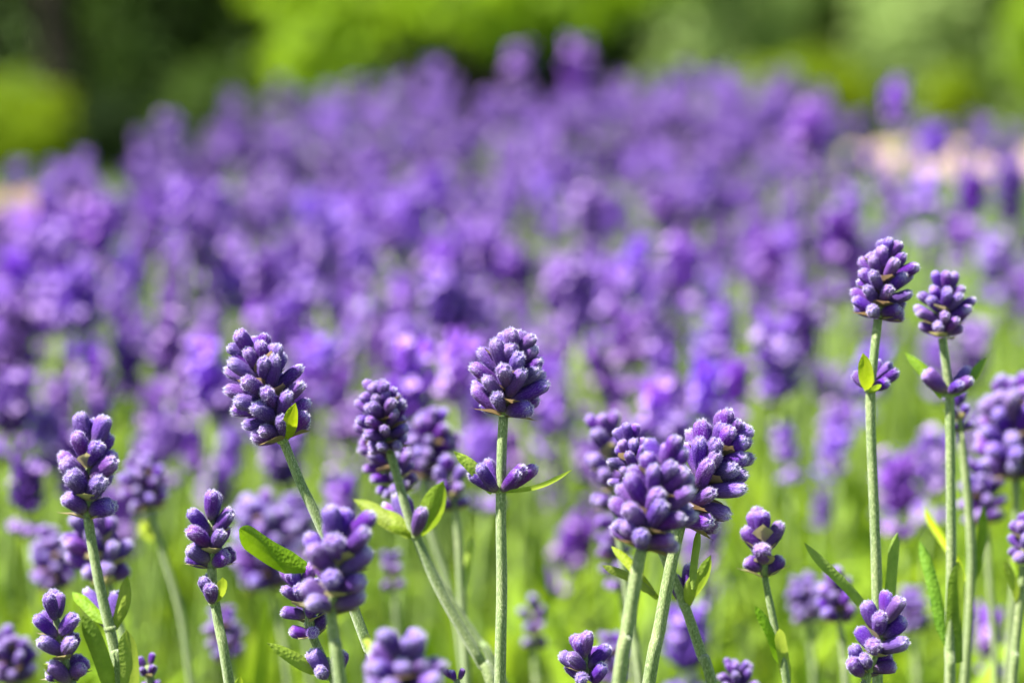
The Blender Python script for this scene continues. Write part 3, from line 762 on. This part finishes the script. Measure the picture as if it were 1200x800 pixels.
# ------------------------------------------------------------------ the mass of flowering stalks further back
def head_mesh(seed, nb, rich, target_h=.034, w=.0095):
    """one spike, all buds in one mesh: base at z=0"""
    rd = random.Random(seed); V, F, MI = [], [], []
    lv = 5 if rich else 4
    seg, prof = (6, [(0, .45), (.35, .9), (.75, 1.0), (1, .45)]) if rich else (4, [(0, .5), (.55, 1.05), (1, .5)])
    def blob(b, d, L, r):
        m = frame_from(d, Vector((rd.uniform(-1, 1), rd.uniform(-1, 1), .3)))
        o_ = len(V)
        for z, q in prof:
            for k in range(seg):
                a = 2 * math.pi * k / seg
                V.append(b + m @ Vector((math.cos(a) * q * r, math.sin(a) * q * r, z * L)))
        for i in range(len(prof) - 1):
            for k in range(seg):
                k2 = (k + 1) % seg; F.append((o_ + i * seg + k, o_ + i * seg + k2, o_ + (i + 1) * seg + k2, o_ + (i + 1) * seg + k)); MI.append(0)
        F.append(tuple(o_ + (len(prof) - 1) * seg + k for k in range(seg))); MI.append(0)
    gap = rd.random() < .45
    for i in range(lv):
        t = i / (lv - 1); h = target_h * (.04 + .74 * t)
        if gap and i == 0: h -= target_h * .38
        tilt = 58 - 36 * t
        for b in range(nb):
            a = 2 * math.pi * (b + .5 * (i % 2)) / nb + rd.uniform(-.25, .25)
            out = Vector((math.cos(a), math.sin(a), 0)); tl = R(tilt + rd.uniform(-8, 8))
            d = Vector((0, 0, 1)) * math.cos(tl) + out * math.sin(tl)
            L = w / max(.5, math.sin(tl)) * rd.uniform(.8, 1.1)
            blob(Vector((0, 0, h)) + out * .0008, d, L, w * .215 * rd.uniform(.85, 1.15))
            if rd.random() < .30:                     # an open flower at the bud's mouth
                p = Vector((0, 0, h)) + d * L * 1.0
                m = frame_from(d, Vector((0, 0, 1)))
                for q in range(4 if rich else 3):
                    aa = q * 6.283 / (4 if rich else 3) + rd.uniform(-.3, .3); o_ = len(V); s = w * .40
                    e1 = m @ Vector((math.cos(aa), math.sin(aa), .35)); e2 = m @ Vector((-math.sin(aa), math.cos(aa), 0))
                    V.extend([p, p + e1 * s * .6 + e2 * s * .42, p + e1 * s, p + e1 * s * .6 - e2 * s * .42]); F.append((o_, o_ + 1, o_ + 2, o_ + 3)); MI.append(1)
    v, f = sweep([Vector((0, 0, -target_h * .4)), Vector((0, 0, target_h * .3)), Vector((0, 0, target_h * .8))], .0011, 5)
    o_ = len(V); V += v; F += [tuple(q + o_ for q in ff) for ff in f]; MI += [2] * len(f)
    return V, F, MI

HEADS = []
for s in range(10):
    V, F, MI = head_mesh(300 + s, 7 if s % 3 else 6, True, random.Random(s).uniform(.019, .028), random.Random(s + 50).uniform(.0080, .0100))
    me = bpy.data.meshes.new('flower_spike'); me.from_pydata([tuple(v) for v in V], [], F)
    for m in (M_BGBUD, M_BGPET, M_BGSTEM): me.materials.append(m)
    me.polygons.foreach_set('use_smooth', [True] * len(F)); me.polygons.foreach_set('material_index', MI)
    HEADS.append(me)
STEMS = []
for s in range(5):
    rd = random.Random(s); dx, dy = rd.uniform(-.07, .07), rd.uniform(-.05, .05)
    pts = spline([Vector((dx, dy, 0)), Vector((dx * .5, dy * .6, .4)), Vector((dx * .12, dy * .1, .8)), Vector((0, 0, 1))], 9)
    v, f = sweep(pts, .0010, 6)
    me = bpy.data.meshes.new('stem'); me.from_pydata([tuple(q) for q in v], [], f); me.materials.append(M_BGSTEM)
    me.polygons.foreach_set('use_smooth', [True] * len(f)); STEMS.append((me, dx, dy))
LEAFP = []

named = [  # head base (photo column, row), depth, scale
    (508, 118, 2.70, 1.25), (606, 114, 2.55, 1.35), (676, 114, 2.65, 1.35), (1150, 195, 2.2, 1.0), (1092, 200, 2.1, 1.0), (1012, 185, 2.3, 1.0), (1185, 190, 2.4, 1.0), (972, 180, 2.3, 1.0), (1000, 215, 2.2, .8), (1060, 215, 2.3, .85), (1130, 220, 2.25, .85), (1168, 215, 2.1, .8), (1110, 180, 2.5, .85), (1030, 210, 2.45, .8), (1195, 230, 2.2, .9), (985, 245, 2.0, .9), (1075, 175, 2.6, .8), (1140, 168, 2.7, .8), (1040, 250, 1.9, 1.0), (1120, 300, 1.75, 1.0), (1052, 150, 1.95, 1.15), (942, 185, 1.90, 1.2),
    (738, 440, 1.42, 1.15), (722, 385, 1.55, 1.1), (832, 495, 1.25, 1.0), (930, 425, 1.35, 1.0), (912, 470, 1.28, 1.1), (985, 330, 1.55, 1.15),
    (1140, 262, 1.65, 1.15), (1085, 268, 1.7, 1.1), (692, 285, 1.75, 1.1), (805, 350, 1.6, 1.1), (898, 350, 1.6, 1.1), (425, 350, 1.55, 1.1),
    (205, 195, 2.05, 1.1), (1185, 262, 1.75, 1.1), (775, 275, 1.85, 1.1), (480, 290, 1.8, 1.1), (380, 340, 1.6, 1.1), (235, 320, 1.65, 1.1),
    (120, 310, 1.7, 1.1), (95, 400, 1.45, 1.1), (200, 440, 1.35, 1.0), (310, 365, 1.5, 1.1), (570, 330, 1.7, 1.0), (655, 370, 1.6, 1.05),
    (480, 450, 1.35, .95), (520, 400, 1.45, 1.0), (1055, 612, 1.18, 1.0), (1090, 590, 1.22, 1.1), (1160, 778, 1.15, .8), (10, 520, 1.2, 1.0),
    (960, 620, 1.3, .6), (30, 610, 1.1, .9), (780, 470, 1.3, .9), (860, 480, 1.32, .9), (640, 520, 1.35, .8), (250, 480, 1.3, .9), (1160, 340, 1.6, 1.0)]

items = []       # (x, y, z_head, scale, lean_x, lean_y, rot)
for (px, py, d, s) in named:
    p = P(px, py, d); items.append((p.x, p.y, p.z, s * (.85 if d < 2 else .95), random.uniform(-.15, .15), random.uniform(-.12, .12), random.uniform(0, 6.28)))
rs = np.random.default_rng(9)
cand = 6300
for i in range(cand):
    x, y = rs.uniform(-1.3, 1.3), rs.uniform(.98, 3.05)
    if y > far_edge(x) or (y > 2.0 and x > .212 + (y - 2.0) * .1036): continue
    dens = float(np.interp(y, [.98, 1.15, 1.38, 1.7], [.02, .07, .55, 1.0]))
    dens *= .74 + .26 * (math.sin(x * 9 + 1.7 * math.sin(y * 5)) * math.cos(y * 7 + x * 3) + 1)
    u = 600 + x / (K * y)
    if u > 930: dens *= float(np.interp(u, [930, 1050], [1, .45]))
    if u > 760 and y < 1.75: dens *= float(np.interp(u, [760, 900], [1, .45]))
    if rs.random() > dens: continue
    zt = float(np.interp(y, [1.1, 1.3, 1.6, 2.0, 2.6, 3.0], [.352, .358, .372, .390, .408, .412])) + .016 * math.sin(x * 5 + 1) * math.sin(y * 3.1) + rs.normal(0, .019)
    if u > 1000: zt -= .010
    if x < -.24: zt -= .014 * min(1, (-.24 - x) / .1) * min(1, max(0, y - 1.3) / .4)
    items.append((x, y, min(zt, .452) - .018, rs.uniform(.60, .92), rs.normal(0, .22), rs.normal(0, .2), rs.uniform(0, 6.28)))

def in_frame(it):
    v = Vector(it[:3]) - Vector((0, 0, CAMZ)); d = v.dot(FWD)
    u = 600 + v.x / (K * d); w = 400 - v.dot(UP) / (K * d)
    return -30 < u < 1230 and -30 < w < 830, d
rank = []
for i, it in enumerate(items):
    ok, d = in_frame(it)
    rank.append((d / it[3] if ok else 99, i))
rank.sort()
singles = set(i for q, i in rank[:258] if q < 90)

rd = random.Random(3)
rest = []
for i, (x, y, z, s, lx, ly, rot) in enumerate(items):
    if i not in singles: rest.append(i); continue
    sm, dx, dy = STEMS[rd.randrange(5)]
    root = bpy.data.objects.new('lavender_stalk', None); COL.objects.link(root)
    root.empty_display_size = .02
    root.location = (x + dx + 0, y + dy, 0)
    dd = y; u = 600 + x / (K * y)
    if i in (0, 1, 2): lab, gr = 'tall blurred lavender stalk rising above the bed against the shaded shrub', 'tall blurred stalks above the bed'
    elif u > 965: lab, gr = 'blurred lavender stalk in the thin part of the bed behind the two tall stalks', 'blurred stalks behind the two tall stalks'
    elif dd < 1.42: lab, gr = 'blurred lavender stalk in the loose first rows behind the sharp stalks', 'blurred stalks in the loose first rows'
    elif u < 330: lab, gr = 'blurred lavender stalk in the dense bed in front of the dark evergreens', 'blurred stalks before the evergreens'
    elif u < 740: lab, gr = 'blurred lavender stalk in the dense bed in front of the broad bright shrub', 'blurred stalks before the bright shrub'
    else: lab, gr = 'blurred lavender stalk in the dense bed in front of the grey green conifers', 'blurred stalks before the conifers'
    tag(root, lab, 'lavender', gr)
    st = link('stem', sm, root); st.location = (-dx, -dy, GROUNDZ); st.scale = (1, 1, z - GROUNDZ)
    hd = link('flower_spike', HEADS[rd.randrange(10)], root)
    hd.location = (-dx, -dy, z); hd.rotation_euler = (ly, lx, rot); hd.scale = (s, s, s)

# the rest of the bed: beyond counting
VV, FF, MM = [], [], []; nofs = 0
low = []
for s in range(6):
    V, F, MI = head_mesh(500 + s, 6, False, .019 + .0016 * s, .0092); low.append((np.array([tuple(v) for v in V]), F, MI))
for i in rest:
    x, y, z, s, lx, ly, rot = items[i]
    V, F, MI = low[i % 6]
    c, sn = math.cos(rot), math.sin(rot)
    A = V * s; X = A[:, 0] * c - A[:, 1] * sn; Y = A[:, 0] * sn + A[:, 1] * c; Z = A[:, 2]
    VV.append(np.stack([X + lx * Z + x, Y - ly * Z + y, Z + z], 1))
    FF += [tuple(q + nofs for q in f) for f in F]; MM += MI; nofs += len(V)
    v, f = sweep([Vector((x + lx * -.25, y + .01, GROUNDZ)), Vector((x + lx * -.08, y, z * .6)), Vector((x, y, z))], .0010, 4, cap=False)
    VV.append(np.array([tuple(q) for q in v])); FF += [tuple(q + nofs for q in ff) for ff in f]; MM += [2] * len(f); nofs += len(v)
me = bpy.data.meshes.new('lavender_mass'); me.from_pydata(np.concatenate(VV).tolist(), [], FF)
for m in (M_BGBUD, M_BGPET, M_BGSTEM): me.materials.append(m)
me.polygons.foreach_set('material_index', MM)
o = link('lavender_mass', me)
tag(o, 'far mass of blurred violet lavender flowers filling the back of the bed', 'lavender', None, 'stuff')
print('items', len(items), 'rest', len(rest), 'objects', len(bpy.data.objects))
